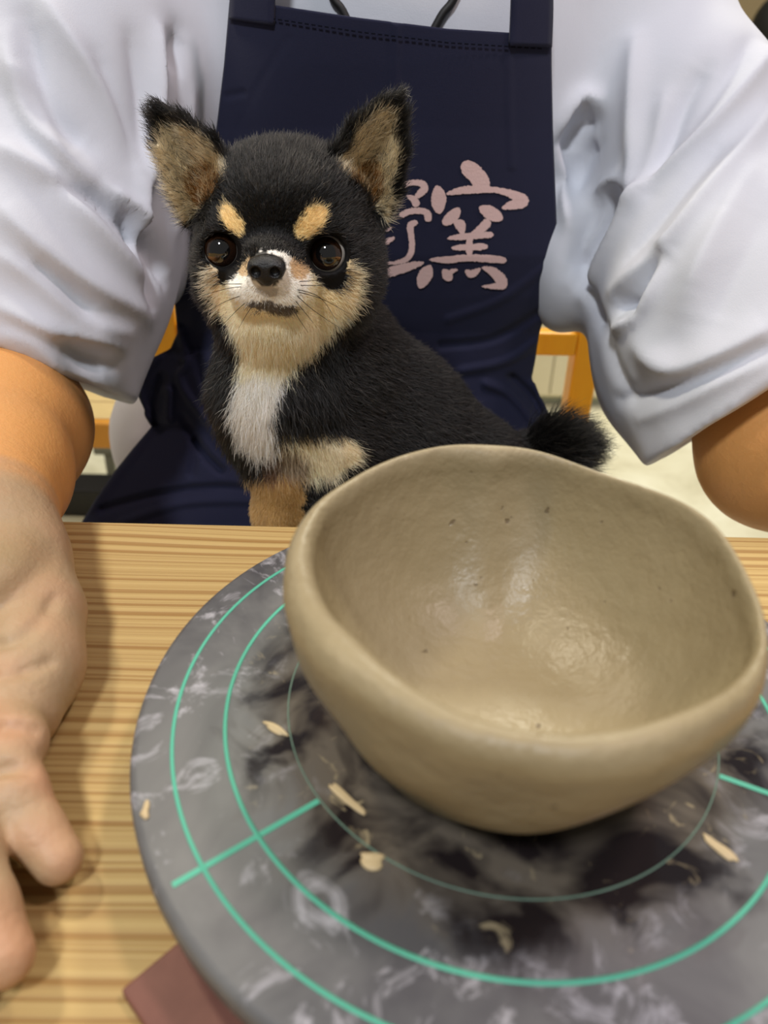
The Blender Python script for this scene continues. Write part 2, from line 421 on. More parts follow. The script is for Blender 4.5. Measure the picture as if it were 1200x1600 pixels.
# ================================================================== BOWL
def bowl():
    zr = .800; bc = np.array([.036, .176])
    out = [(441, 870), (450, 825), (480, 785), (540, 745), (620, 710), (700, 695), (790, 692), (850, 700), (900, 715), (960, 738), (1040, 775), (1110, 820), (1165, 880), (1204, 940), (1214, 1010), (1200, 1062), (1135, 1125), (1038, 1176), (972, 1190), (890, 1190), (810, 1176), (712, 1157), (635, 1120), (550, 1073), (485, 1008), (450, 940)]
    inn = [(492, 830), (510, 790), (560, 755), (640, 720), (700, 708), (770, 712), (830, 706), (900, 722), (1000, 762), (1080, 806), (1145, 856), (1186, 915), (1195, 965), (1160, 1030), (1075, 1090), (960, 1126), (880, 1132), (810, 1126), (712, 1100), (635, 1058), (560, 985), (505, 900)]
    th = np.linspace(0, 2*PI, 161)[:-1]
    def rad(pts):
        p = P(*np.array(pts, float).T, Z=zr)[:, :2]-bc
        a = np.arctan2(p[:, 1], p[:, 0]); r = np.hypot(p[:, 0], p[:, 1]); o_ = np.argsort(a); a, r = a[o_], r[o_]
        r = np.interp(th, np.concatenate([a-2*PI, a, a+2*PI]), np.tile(r, 3), )
        r2 = np.interp((th+PI) % (2*PI)-PI, np.concatenate([a[-3:]-2*PI, a, a[:3]+2*PI]), np.concatenate([r[:0], np.concatenate([np.hypot(*p[o_].T)[-3:], np.hypot(*p[o_].T), np.hypot(*p[o_].T)[:3]])]))
        k = np.exp(-np.linspace(-2, 2, 9)**2); k /= k.sum()
        return np.convolve(np.concatenate([r2[-4:], r2, r2[:4]]), k, 'valid')
    Ro = rad(out); Ri = rad(inn); Ri = np.minimum(Ri, Ro-.004)
    dz = .0012*np.sin(3*th+1)+.0010*np.sin(5*th+.4)+.0012*np.sin(2*th-.8)
    hgt = zr-DISC_Z; rb = .041; rings = []
    cy, sy = np.cos(th), np.sin(th)
    def ringv(r, z): rings.append(np.stack([bc[0]+r*cy, bc[1]+r*sy, z+0*th], 1))
    ringv(.002+0*th, DISC_Z+.0002); ringv(rb-.006+0*th, DISC_Z+.0002)
    for t in np.linspace(0, 1, 22):
        e = math.sin(t*PI/2*.93)**1.05/math.sin(PI/2*.93)**1.05
        r = rb+(Ro-rb)*e; z = DISC_Z+.0008+(hgt-.007+dz)*(t**1.02)
        r = r+.0010*np.sin(4*th+5*t)*math.sin(PI*t)+.0007*np.sin(9*th-7*t)*math.sin(PI*t)
        ringv(r, z)
    wd = Ro-Ri
    for a in np.linspace(0, PI, 11)[1:]:
        r = (Ro+Ri)/2+wd/2*math.cos(a); z = zr-.0065+dz+.0065*math.sin(a)*(1+.15*np.sin(4*th))
        ringv(r, z)
    fl = DISC_Z+.011
    for t in np.linspace(0, 1, 30)[1:]:
        r = Ri*math.cos(t*PI/2)**.75 if t < 1 else 0*th+.0008
        z = fl+(zr-.0065+dz-fl)*(1-math.sin(t*PI/2)**1.25)
        r = r+.0007*np.sin(5*th+6*t)*math.sin(PI*t); z = z+.0006*np.sin(3*th+9*t)*math.sin(PI*t)
        ringv(np.maximum(r, .0008), z)
    V = np.concatenate(rings); n = len(th); m = len(rings)
    fs = [[j*n+i, j*n+(i+1) % n, (j+1)*n+(i+1) % n, (j+1)*n+i] for j in range(m-1) for i in range(n)]
    fs += [list(range(n))[::-1], [(m-1)*n+i for i in range(n)]]
    return link('clay_bowl', npmesh('clay_bowl', V, fs), M['clay']), bc
bw, BC = bowl()
tag(bw, 'unfired hand-built grey brown clay bowl with uneven thick rim', 'bowl')

# ================================================================== CLAY SCRAPS ON THE WHEEL
def scrap(px, py, a, b, ang, label, seed):
    bm = bmesh.new(); bmesh.ops.create_icosphere(bm, subdivisions=3, radius=1)
    c = P(px, py, Z=DISC_Z); r = random.Random(seed); ph = [r.uniform(0, 6) for _ in range(3)]
    for v in bm.verts:
        k = 1+.2*math.sin(3*v.co.x+ph[0])+.18*math.sin(4*v.co.y+ph[1])
        x, y, z = v.co.x*a*k, v.co.y*b*k+.3*b*math.sin(2*v.co.x+ph[2]), max(v.co.z, -.2)*.0008*k
        v.co = Vector((c[0]+x*math.cos(ang)-y*math.sin(ang), c[1]+x*math.sin(ang)+y*math.cos(ang), DISC_Z+.0002+z))
    return tag(link('clay_scrap', bm_mesh('clay_scrap', bm), M['slip']), label, 'clay scrap', 'clay scraps on the turntable')
M['slip'] = m_plain('drying_slip', lin(196, 174, 134), .45, .4, .2, 300)
scrap(580, 1343, .0042, .0022, -.15, 'pale clay scrap on the dark wet patch in front of the bowl', 1)
scrap(1122, 1325, .0050, .0016, -1.0, 'thin clay sliver with a glossy tip right of the bowl', 2)
scrap(227, 1270, .0016, .0028, .1, 'small pale clay dab near the left rim of the wheel', 3)
scrap(430, 1140, .0060, .0015, -.5, 'clay sliver at the edge of the wet patch left of the bowl', 4)
scrap(545, 1250, .0075, .0013, -.75, 'long narrow clay streak under the left wall of the bowl', 5)


# ================================================================== PERSON
person = empty('person', (0, .66, 0), 'seated person in white shirt and navy apron holding the small dog', 'person')
SHL, SHR = (-.195, .67, 1.0), (.170, .70, .962)
ELL, ELR = (-.272, .475, .705), (.270, .455, .695)
WRL, WRR = (-.176, .272, .737), (.335, .25, .745)
# ---- skin: head, neck, torso and both arms, plus the open hand on the table
def body_mesh():
    v = Vol((-.36, .22, .50), (.42, .86, 1.42), .006)
    v.add(ell((0, .70, .93), (.155, .095, .17)), .01); v.add(ell((0, .70, .70), (.13, .09, .16)), .05)
    v.add(ell((0, .70, .58), (.14, .10, .10)), .05)
    chain(v, [(-.05, .69, 1.04), SHL], [.055, .055], .04); chain(v, [(.05, .69, 1.04), SHR], [.055, .055], .04)
    chain(v, [(0, .69, 1.05), (0, .665, 1.16)], [.058, .052], .03)
    hc = np.array([0, .645, 1.255])
    v.add(ell(hc, (.074, .092, .105)), .03); v.add(ell(hc+(0, -.03, -.055), (.056, .058, .058)), .03)
    v.add(cone(hc+(0, -.088, .01), hc+(0, -.108, -.022), .009, .013), .012)
    for sx in (-1, 1):
        v.sub(ell(hc+(sx*.032, -.092, .012), (.018, .014, .010)), .012); v.add(ell(hc+(sx*.032, -.074, .010), (.013, .012, .012)), .003)
        v.add(ell(hc+(sx*.076, .005, -.005), (.010, .020, .032)), .008)
    v.add(ell(hc+(0, -.086, -.055), (.024, .010, .006)), .006); v.add(ell(hc+(0, -.088, -.067), (.020, .010, .006)), .006)
    chain(v, [SHL, ELL], [.052, .044], .02)
    chain(v, [SHR, ELR, tuple(np.array(ELR)*.6+np.array(WRR)*.4+np.array([.004, 0, 0])), WRR], [.052, .047, .046, .030], .02)
    v.add(ell(np.array(ELR)+(.0, .0, -.006), (.047, .047, .044)), .02)
    Vb, Qb = v.mesh(3)
    return Vb, Qb
def arm_mesh():
    h = .0016
    v = Vol((-.36, .0, .66), (-.06, .50, .83), h)
    E_, W_ = np.array(ELL), np.array(WRL); f = lambda t: E_+(W_-E_)*t
    chain(v, [E_+(0, .02, .0), f(.3)+(.002, 0, .004), f(.62), W_], [.047, .047, .037, .029], .02)
    v.add(ell(f(.22)+(.014, 0, -.006), (.040, .06, .036)), .02)
    zt = TAB_Z+.017
    # palm: upturned, fingers toward the camera, little-finger side to the right
    hyp = [P(20, 880, Z=zt+.014), P(50, 960, Z=zt+.006), P(45, 1040, Z=zt+.002), P(22, 1110, Z=zt+.002)]
    chain(v, [W_]+hyp, [.027, .021, .0185, .0180, .0165], .012)
    v.add(ell(P(-70, 960, Z=zt+.002), (.036, .045, .017)), .015)
    v.add(ell(P(-120, 1060, Z=zt-.001), (.038, .042, .015)), .012)
    v.add(ell(P(-14, 893, Z=zt+.024), (.0205, .027, .016)), .003)          # heel of the hand
    v.add(ell(P(-180, 950, Z=zt+.012), (.020, .036, .018)), .014)         # thumb side
    chain(v, [P(-190, 930, Z=zt+.014), P(-290, 1010, Z=zt+.022), P(-330, 1090, Z=zt+.026)], [.016, .0125, .0095], .008)
    # little finger
    chain(v, [P(4, 1120, Z=zt+.003), P(22, 1160, Z=zt+.008)], [.0120, .0112], .002)
    chain(v, [P(16, 1190, Z=zt+.008), P(24, 1240, Z=zt+.004)], [.0088, .0098], .002)
    chain(v, [P(24, 1240, Z=zt+.004), P(58, 1300, Z=zt-.002), P(90, 1342, Z=zt-.006)], [.0098, .0084, .0078], .003)
    # ring, middle, index
    for b, m_, e, t, r in (((-75, 1170), (-62, 1290), (-28, 1420), (6, 1495), .0098), ((-165, 1180), (-160, 1330), (-130, 1480), (-100, 1560), .0100), ((-255, 1160), (-262, 1300), (-240, 1430), (-215, 1520), .0098)):
        chain(v, [P(*b, Z=zt+.001), P(*m_, Z=zt+.006), P(*e, Z=zt+.003), P(*t, Z=zt-.003)], [r+.0012, r, r-.0008, r-.0016], .004)
    # creases
    for pl, z, r in (([(-40, 1010), (20, 1000), (62, 968), (88, 930)], zt+.030, .0016), ([(-40, 1062), (30, 1050), (86, 1030)], zt+.020, .0013), ([(-30, 1140), (20, 1135), (62, 1142)], zt+.026, .0014), ([(-30, 1212), (10, 1200), (50, 1200)], zt+.026, .0014)):
        pts = []
        for (x, y) in catmull(pl, 10):
            q = P(x, y, Z=z)
            # walk down the sight line until the flesh is met
            d = q-np.array([0, 0, CAMZ]); d /= np.linalg.norm(d)
            for _ in range(60):
                ii = np.clip(((q-v.lo)/h).astype(int), 0, v.n-1)
                if v.D[tuple(ii)] < .0002: break
                q = q+d*.0007
            pts.append(q)
        for a, b in zip(pts[:-1], pts[1:]): v.sub(cone(a, b, r, r), .0025)
    V, Q = v.mesh(2)
    V[:, 2] = np.where(V[:, 1] < TAB_Y+.01, np.maximum(V[:, 2], TAB_Z+.0008), V[:, 2])
    return V, Q
def other_hand():
    v = Vol((.23, .02, .69), (.45, .33, .80), .0022); W_ = np.array(WRR)
    chain(v, [np.array(ELR)*.35+W_*.65, W_, W_+(.0, -.045, -.015)], [.036, .0295, .026], .015)
    v.add(ell(W_+(0, -.065, -.022), (.042, .046, .015)), .015)
    for dx, l, r in ((-.032, .058, .0080), (-.011, .072, .0090), (.011, .078, .0092), (.033, .070, .0090)):
        b = W_+(dx, -.095, -.024); chain(v, [b, b+(dx*.12, -l*.45, .002), b+(dx*.2, -l*.8, -.004), b+(dx*.22, -l, -.008)], [r+.001, r, r-.0008, r-.0016], .004)
    chain(v, [W_+(.030, -.035, -.012), W_+(.058, -.065, -.020), W_+(.068, -.095, -.026)], [.015, .0115, .0090], .008)
    V, Q = v.mesh(2); V[:, 2] = np.where(V[:, 1] < TAB_Y+.01, np.maximum(V[:, 2], TAB_Z+.0008), V[:, 2]); return V, Q
Va, Qa = arm_mesh(); Vb, Qb = body_mesh(); Vc, Qc = other_hand()
Vb, Qb = np.concatenate([Vb, Vc]), np.concatenate([Qb, Qc+len(Vb)])
def skin_cols(V, hand):
    col = np.tile(np.array(lin(218, 158, 92)[:3]), (len(V), 1))
    if hand:
        n = wob(V, .02, 3)
        t = np.clip((.305+.01*n-V[:, 1])/.03, 0, 1)[:, None]           # dried clay begins at the wrist
        clay = np.array(lin(174, 150, 118)[:3]); pink = np.array(lin(204, 144, 112)[:3])
        k = np.clip(.5+.9*wob(V, .012, 5), 0, 1)[:, None]
        tip = np.clip((.2-V[:, 1])/.05, 0, 1)[:, None]*.6
        col = col*(1-t)+(clay*(1-k*.5*(.4+tip))+pink*(k*.5*(.4+tip)))*t
        hp = P(-14, 893, Z=TAB_Z+.050); d = np.linalg.norm((V-hp)/np.array([.022, .03, .02]), axis=1)+.25*n
        c = np.clip(1.25-d, 0, 1)[:, None]*.8; col = col*(1-c)+np.array(lin(158, 140, 104)[:3])*c
    return col
Vs = np.concatenate([Va, Vb]); Qs = np.concatenate([Qa, Qb+len(Va)])
link('body', npmesh('body', Vs, Qs, col=np.concatenate([skin_cols(Va, True), skin_cols(Vb, False)])), M['skin'], person)
# hair
v = Vol((-.1, .53, 1.15), (.1, .76, 1.40), .005)
v.add(ell((0, .655, 1.275), (.083, .100, .105)), .01); v.sub(ell((0, .56, 1.235), (.066, .075, .085)), .01); v.sub(half((0, -.3, 1), (0, .68, 1.215)), .01)
V, Q = v.mesh(2); link('hair', npmesh('hair', V, Q), M['hair'], person)
# ---- trousers
v = Vol((-.36, .08, -.0), (.34, .88, .76), .008)
v.add(ell((0, .70, .56), (.150, .125, .11)), .03)
for sx, kx in ((-1, -.19), (1, .11)):
    chain(v, [(sx*.08, .68, .515), (kx, .30, .500)], [.072, .058], .03); chain(v, [(kx, .30, .500), (kx, .36, .09)], [.058, .048], .02)
    v.add(ell((kx, .34, .045), (.045, .085, .04)), .01)
v.add(ell((-.222, .672, .578), (.056, .045, .076)), .03)
V, Q = v.mesh(2); V[:, 2] = np.maximum(V[:, 2], .0008); link('trousers', npmesh('trousers', V, Q), M['trouser'], person)

# ---- shirt
def shirt():
    v = Vol((-.42, .36, .62), (.42, .86, 1.12), .0028)
    v.add(ell((-.012, .70, .97), (.195, .125, .14)), .01); v.add(ell((0, .70, .875), (.192, .128, .135)), .04)
    v.add(ell((-.05, .70, .800), (.146, .112, .042)), .03); v.add(ell((.06, .70, .795), (.140, .112, .04)), .03)
    chain(v, [(-.05, .70, 1.05), (-.19, .69, 1.015)], [.07, .075], .04); chain(v, [(.05, .70, 1.03), (.165, .70, .98)], [.07, .066], .04)
    hems = []
    for sh, el, sx, t1, rh in ((SHL, ELL, -1, .90, .086), (SHR, ELR, 1, .89, .083)):
        sh = np.array(sh); el = np.array(el); f = lambda t, sh=sh, el=el: sh+(el-sh)*t
        sx_ = np.array([sx, 0, 0])
        chain(v, [sh+sx_*.005, f(.35)+sx_*.012, f(.7)+sx_*.004, f(1.15)], [.088, .096, .094, rh] if sx < 0 else [.064, .064, .084, rh+.004], .03)
        hems.append((f, sx, t1, rh))
    # cloth gathered in the armpits and hanging under the arms
    v.add(ell(P(150, 462, Y=.53), (.038, .045, .042)), .02); v.add(ell(P(252, 385, Y=.60), (.026, .035, .042)), .02)
    v.add(ell(P(1005, 530, Y=.54), (.035, .05, .07)), .03); v.add(ell(P(885, 420, Y=.60), (.028, .035, .05)), .03)
    v.add(ell(P(1050, 640, Y=.50), (.022, .04, .035)), .03)
    for f, sx, t1, rh in hems:
        ax = f(1)-f(0); ax /= np.linalg.norm(ax)
        ax = ax+np.array([.36 if sx > 0 else -.12, 0, 0]); ax /= np.linalg.norm(ax)
        # cut the cuff, then hollow it
        c = f(t1); lo = c-.2; hi = c+.2
        v.sub((lambda X, Y, Z, c=c, ax=ax: np.maximum(-((X-c[0])*ax[0]+(Y-c[1])*ax[1]+(Z-c[2])*ax[2]), (np.sqrt((X-c[0])**2+(Y-c[1])**2+(Z-c[2])**2)-.19)), lo, hi), .004)
        v.sub(cone(f(.55), f(1.25), .05, rh-.006), .006)
    v.sub(ell((0, .68, 1.13), (.075, .085, .06)), .01)
    return v.mesh(2)
Vh, Qh = shirt()
tree = BVHTree.FromPolygons(Vh.tolist(), Qh.tolist())
def on_shirt(pl, extra=12):
    out = []
    for (x, y) in catmull(pl, 6):
        d = ray(x, y); h_ = tree.ray_cast(Vector((0, 0, CAMZ)), Vector(d/np.linalg.norm(d)))
        if h_[0] is not None: out.append(np.array(h_[0]))
    return out
NRM = normals(Vh, Qh)
folds = [ ([(228, 290), (236, 350), (240, 410), (238, 470)], -9, 8), ([(930, 330), (905, 400), (925, 470), (935, 510)], -6, 8), ([(1175, 60), (1140, 120), (1080, 200)], -3, 8), ([(20, 100), (60, 150), (90, 240)], 4, 8), ([(0, 400), (60, 440), (130, 500), (200, 520)], 4, 8), ([(1180, 260), (1120, 360), (1080, 450)], 3, 10), ([(1200, 330), (1150, 430), (1120, 500)], -2.5, 12),
 # pixel path on the cloth, height (mm), width (mm)
 ([(40, 32), (75, 167), (130, 226)], -6, 10), ([(10, 60), (40, 180), (100, 250), (150, 290)], 5, 9), ([(70, 0), (108, 60), (161, 140), (199, 226), (222, 310)], 6, 9),
 ([(150, 90), (190, 190), (208, 270)], -5, 8), ([(250, 54), (245, 160), (226, 300), (222, 375)], 7, 7), ([(278, 50), (272, 110)], -6, 9), ([(205, 60), (222, 160), (222, 240)], -4, 8),
 ([(0, 231), (80, 280), (161, 366), (220, 430)], 7, 10), ([(85, 290), (150, 315), (208, 375)], -7, 9), ([(0, 323), (65, 387), (135, 441), (232, 492)], 7, 11), ([(50, 410), (100, 450), (140, 492)], -5, 9),
 ([(0, 479), (80, 517), (140, 530), (185, 545)], 6, 8), ([(100, 533), (140, 558), (170, 566)], -8, 9), ([(196, 330), (212, 360), (217, 395)], -8, 7), ([(238, 370), (252, 400), (262, 440)], -8, 9),
 ([(175, 300), (205, 325), (228, 352)], 6, 6), ([(300, 150), (290, 260), (275, 360)], 3, 8), ([(0, 520), (60, 545), (118, 600)], 2.5, 6), ([(110, 600), (130, 625)], 4, 6), ([(0, 140), (50, 230), (110, 280)], -3, 9),
 ([(871, 205), (890, 168), (914, 151), (940, 160)], 6, 7), ([(885, 240), (905, 200), (925, 190)], -8, 10), ([(895, 300), (912, 250), (930, 230)], -5, 10), ([(873, 240), (882, 300), (888, 350)], 6, 7),
 ([(992, 65), (990, 215), (996, 317)], 6, 9), ([(1103, 108), (1065, 172), (1017, 301)], -6, 10), ([(1040, 150), (1025, 230), (1003, 310)], 4, 8), ([(1200, 86), (1103, 204), (1011, 301), (968, 366), (912, 463)], 7, 8),
 ([(1200, 178), (1114, 296), (1038, 387), (958, 455)], 6, 9), ([(1120, 240), (1040, 330), (985, 400)], -4, 8), ([(1042, 392), (1020, 420), (992, 465)], -7, 9), ([(936, 301), (955, 285), (970, 282), (987, 295)], 6, 7),
 ([(965, 310), (930, 375), (898, 425)], -9, 9), ([(945, 330), (915, 385), (890, 440)], 4, 6), ([(958, 484), (978, 476), (998, 488)], -8, 9), ([(960, 512), (985, 500), (1006, 480), (1044, 387)], 7, 7),
 ([(1001, 543), (1060, 578), (1130, 555), (1200, 515)], 8, 13), ([(968, 626), (1060, 600), (1130, 575), (1200, 540)], -5, 7), ([(1000, 655), (1070, 630), (1140, 595), (1200, 565)], 3, 7), ([(940, 500), (960, 570), (985, 620)], -4, 9), ([(1140, 330), (1090, 420), (1060, 500)], 2.5, 14),
]
disp = np.zeros(len(Vh))
for pl, a, w_ in folds:
    pts = on_shirt(pl)
    if len(pts) < 2: continue
    pts = np.array(pts); lo = pts.min(0)-.05; hi = pts.max(0)+.05
    m = np.where(((Vh > lo) & (Vh < hi)).all(1))[0]
    d, tt_ = polyline_dist(Vh[m], pts, True); disp[m] += a*.0015*np.sqrt(np.clip(np.sin(PI*(.06+.88*tt_)), 0, 1))*np.exp(-np.abs(d/(w_*.00085))**1.5)
disp += .0012*wob(Vh, .03, 11)
Vh = Vh+NRM*disp[:, None]
link('shirt', npmesh('shirt', Vh, Qh), M['shirt'], person)
# lanyard cord
tree2 = BVHTree.FromPolygons(Vh.tolist(), Qh.tolist())
for pl in ([(505, -60), (520, -5), (535, 16), (556, 60)], [(735, -60), (708, 0), (690, 24), (665, 70)]):
    pts = []
    for (x, y) in catmull(pl, 8):
        d = ray(x, y); h_ = tree2.ray_cast(Vector((0, 0, CAMZ)), Vector(d/np.linalg.norm(d)))
        if h_[0] is not None: pts.append(np.array(h_[0])+np.array([0, -.0015, 0]))
    if len(pts) > 3: link('lanyard_cord', tube_me('lanyard_cord', pts, .0026, 10), M['black'], person)

# ---- apron
ap_py = [-5, 100, 200, 300, 400, 465, 520, 545, 560, 590, 620, 650, 665, 700, 740, 780, 820, 870]
ap_L = [359, 350, 338, 318, 288, 272, 277, 266, 236, 218, 216, 230, 238, 208, 176, 149, 125, 95]
ap_R = [862, 862, 864, 868, 872, 860, 843, 839, 837, 831, 840, 860, 868, 890, 905, 920, 935, 950]
ap_Y = [.553, .556, .560, .562, .565, .570, .576, .576, .575, .574, .572, .568, .566, .560, .552, .544, .535, .505]
def apron_fold(px, py):
    d = np.zeros_like(px)
    V2 = np.stack([px, py, 0*px], 1)
    for pl, a, w_ in (([(280, 515), (291, 565), (280, 590), (297, 625), (350, 690), (385, 725)], 9, 13), ([(250, 552), (226, 588), (220, 620), (232, 655)], 9, 13), ([(252, 590), (238, 630), (242, 660)], -9, 11), ([(264, 610), (262, 655)], 6, 9),
        ([(238, 668), (200, 720), (145, 795)], 4, 14), ([(160, 796), (250, 772), (330, 762), (400, 765)], -9, 14), ([(190, 815), (290, 785), (400, 782)], 7, 15), ([(305, 688), (322, 712), (345, 735)], -8, 9), ([(310, 560), (325, 610), (370, 660)], -6, 12), ([(285, 650), (305, 690), (300, 740)], -4, 10),
        ([(620, 40), (618, 110), (615, 200), (612, 260)], 1.6, 6), ([(795, 60), (797, 180), (800, 260)], 1.2, 8), ([(700, 500), (780, 470), (850, 420)], 5, 16), ([(690, 540), (770, 530), (840, 490)], -6, 16), ([(720, 580), (790, 565), (838, 535)], 5, 13), ([(760, 600), (800, 620), (850, 680)], 7, 13), ([(800, 590), (830, 620), (870, 680)], -6, 9), ([(838, 600), (850, 640), (880, 690)], 5, 8),
        ([(355, 150), (380, 145)], -1.5, 6), ([(450, 60), (400, 140), (360, 230)], -2, 22), ([(330, 330), (310, 430), (300, 500)], 4, 18)):
        d += a*(.0015 if pl[0][1] > 500 else .001)*np.exp(-(polyline_dist(V2, np.array([(x, y, 0) for x, y in catmull(pl, 5)]))/w_)**2)
    return d
def apY(px, py):
    L = np.interp(py, ap_py, ap_L); R = np.interp(py, ap_py, ap_R); s_ = (px-(L+R)/2)/((R-L)/2)
    return np.interp(py, ap_py, ap_Y)+.030*np.abs(s_)**3-apron_fold(px, py)+.0008*np.sin(px*.021+py*.013)
def top_py(px): return np.interp(px, [340, 430, 560, 700, 862], [-2, 8, 28, 45, 55])
apron = bpy.data.objects.new('apron', None)
C.objects.unlink(apron) if apron.name in C.objects else None
nu, nv = 150, 230
u = np.linspace(0, 1, nu)[:, None]; t = np.linspace(0, 1, nv)[None, :]
px = np.interp(0, ap_py, ap_L)+u*(862-359)+0*t
py = top_py(px)+(870-top_py(px))*t
L = np.interp(py, ap_py, ap_L); R = np.interp(py, ap_py, ap_R); px = L+(R-L)*u
Va_ = P(px.ravel(), py.ravel(), Y=apY(px.ravel(), py.ravel()))
me = npmesh('apron', Va_, grid_faces(nu, nv))
apron = link('apron', me, M['apron'], person)
md = apron.modifiers.new('thickness', 'SOLIDIFY'); md.thickness = .0022; md.offset = -1
# straps, top hem stitching
def patch(name, pl_l, pl_r, n, off, mat, par, solid=.002):
    a = catmull(pl_l, n); b = catmull(pl_r, n); V = []
    m_ = 8
    for i in range(len(a)):
        for k in range(m_):
            q = a[i]+(b[i]-a[i])*k/(m_-1)
            V.append(P(q[0], q[1], Y=float(apY(np.array([q[0]]), np.array([q[1]]))[0])-off))
    o = link(name, npmesh(name, V, grid_faces(len(a), m_)), mat, par)
    md_ = o.modifiers.new('thickness', 'SOLIDIFY'); md_.thickness = solid; md_.offset = 0
    return o
patch('strap', [(359, 30), (362, -30), (368, -110)], [(428, 40), (430, -30), (434, -110)], 6, .0018, M['apron'], apron)
patch('strap', [(796, 72), (799, 0), (800, -100)], [(861, 74), (863, 0), (860, -100)], 6, .0018, M['apron'], apron)
M['stitch'] = m_plain('dark_stitching', lin(14, 15, 26), .9, .1)
for i in range(46):
    x = 372+i*10.4; y = float(top_py(x))+22
    a = P(x, y, Y=float(apY(np.array([x]), np.array([y]))[0])-.0016); x2 = x+6.5; y2 = float(top_py(x2))+22
    b = P(x2, y2, Y=float(apY(np.array([x2]), np.array([y2]))[0])-.0016)
    if i == 0: st = []
    st.append((a, b))
V = []; fs = []
for a, b in st:
    k = len(V); up = np.array([0, 0, .0004]); f_ = np.array([0, -.0004, 0]); V += [a-up, b-up, b+up, a+up, a-up+f_, b-up+f_, b+up+f_, a+up+f_]
    fs += [[k+4, k+5, k+6, k+7], [k, k+3, k+2, k+1], [k, k+1, k+5, k+4], [k+3, k+7, k+6, k+2]]
tag(link('stitching', npmesh('stitching', V, fs, False), M['stitch'], apron), kind='stuff')
# printed brush characters
kiln = [[(612, 125, 45), (645, 160, 95), (690, 200, 100), (722, 250, 100), (735, 290, 60)], [(458, 262, 30), (470, 320, 84), (470, 375, 80), (476, 428, 30)],
 [(515, 312, 20), (600, 292, 42), (700, 284, 46), (800, 288, 36), (880, 306, 44), (945, 335, 66), (965, 358, 66), (925, 370, 60), (880, 382, 44), (840, 396, 18)], [(592, 392, 26), (562, 432, 66), (525, 465, 62), (496, 490, 30)],
 [(708, 388, 30), (760, 415, 78), (805, 440, 72), (846, 458, 30)], [(556, 478, 14), (590, 490, 66), (604, 515, 50), (606, 552, 20)], [(762, 462, 44), (742, 495, 54), (700, 530, 44), (655, 556, 26)],
 [(520, 572, 14), (590, 564, 36), (700, 556, 38), (792, 548, 34)], [(545, 628, 28), (650, 623, 38), (758, 620, 38)], [(655, 540, 30), (650, 600, 40), (650, 675, 36)],
 [(412, 697, 16), (520, 697, 42), (640, 686, 40), (760, 691, 44), (868, 702, 40)], [(424, 728, 20), (402, 770, 78), (378, 815, 76), (360, 866, 26)], [(496, 752, 24), (522, 790, 62), (545, 818, 26)], [(535, 772, 30), (560, 760, 24), (582, 756, 10)],
 [(626, 758, 20), (660, 780, 46), (690, 766, 36), (716, 748, 14)], [(722, 742, 14), (780, 762, 50), (828, 805, 66), (842, 840, 60), (800, 852, 36), (722, 854, 10)]]
field = [[(228, 262, 24), (216, 330, 36), (214, 405, 26)], [(250, 268, 36), (310, 246, 32), (368, 250, 40), (388, 278, 44), (358, 312, 40), (330, 335, 20)], [(282, 322, 16), (325, 345, 42), (345, 386, 46)], [(240, 440, 40), (310, 412, 36), (385, 414, 38), (408, 440, 44), (405, 474, 34)],
 [(348, 478, 28), (305, 496, 40), (312, 570, 34), (312, 640, 36), (285, 690, 32), (220, 714, 22), (145, 714, 10)], [(212, 566, 20), (165, 592, 32), (115, 622, 12)], [(384, 712, 20), (300, 736, 48), (200, 764, 56), (100, 792, 50), (20, 800, 30)], [(196, 508, 14), (145, 534, 18)],
 [(60, 300, 24), (52, 420, 34), (56, 520, 28)], [(60, 300, 26), (120, 285, 34), (160, 300, 40), (158, 400, 32), (150, 500, 24)], [(62, 400, 24), (150, 392, 28)], [(66, 505, 26), (150, 496, 28)], [(106, 300, 24), (104, 500, 34), (100, 720, 26)], [(20, 610, 22), (120, 598, 34)]]
def character(strokes, seed):
    r = np.random.default_rng(seed); V = []; fs = []; k0 = 0
    for si, s_ in enumerate(strokes):
        q = catmull(np.array(s_, float), 14)
        T = np.gradient(q[:, :2], axis=0); T /= np.linalg.norm(T, axis=1)[:, None]+1e-9; N = np.stack([-T[:, 1], T[:, 0]], 1)
        n = len(q); ts = np.arange(n); e = np.minimum(1, np.sqrt(np.minimum(ts, n-1-ts)/5.0+.05))
        wl = q[:, 2]/2*e+r.normal(0, 1.6, n); wr = q[:, 2]/2*e+r.normal(0, 1.6, n)
        for i in range(n):
            for j in range(7):
                p = q[i, :2]-N[i]*wl[i]+(N[i]*(wl[i]+wr[i]))*j/6
                X, Y_ = 560+p[0]*.26667, 220+p[1]*.26667
                V.append((X, Y_, si))
        f = grid_faces(n, 7)+k0; fs.append(f); k0 += n*7
    V = np.array(V); yy = apY(V[:, 0], V[:, 1])-.0007-.00004*V[:, 2]
    return npmesh('printed_character', P(V[:, 0], V[:, 1], Y=yy), np.concatenate(fs))
for ch, sd in ((field, 1), (kiln, 2)): link('printed_character', character(ch, sd), M['print'], apron)

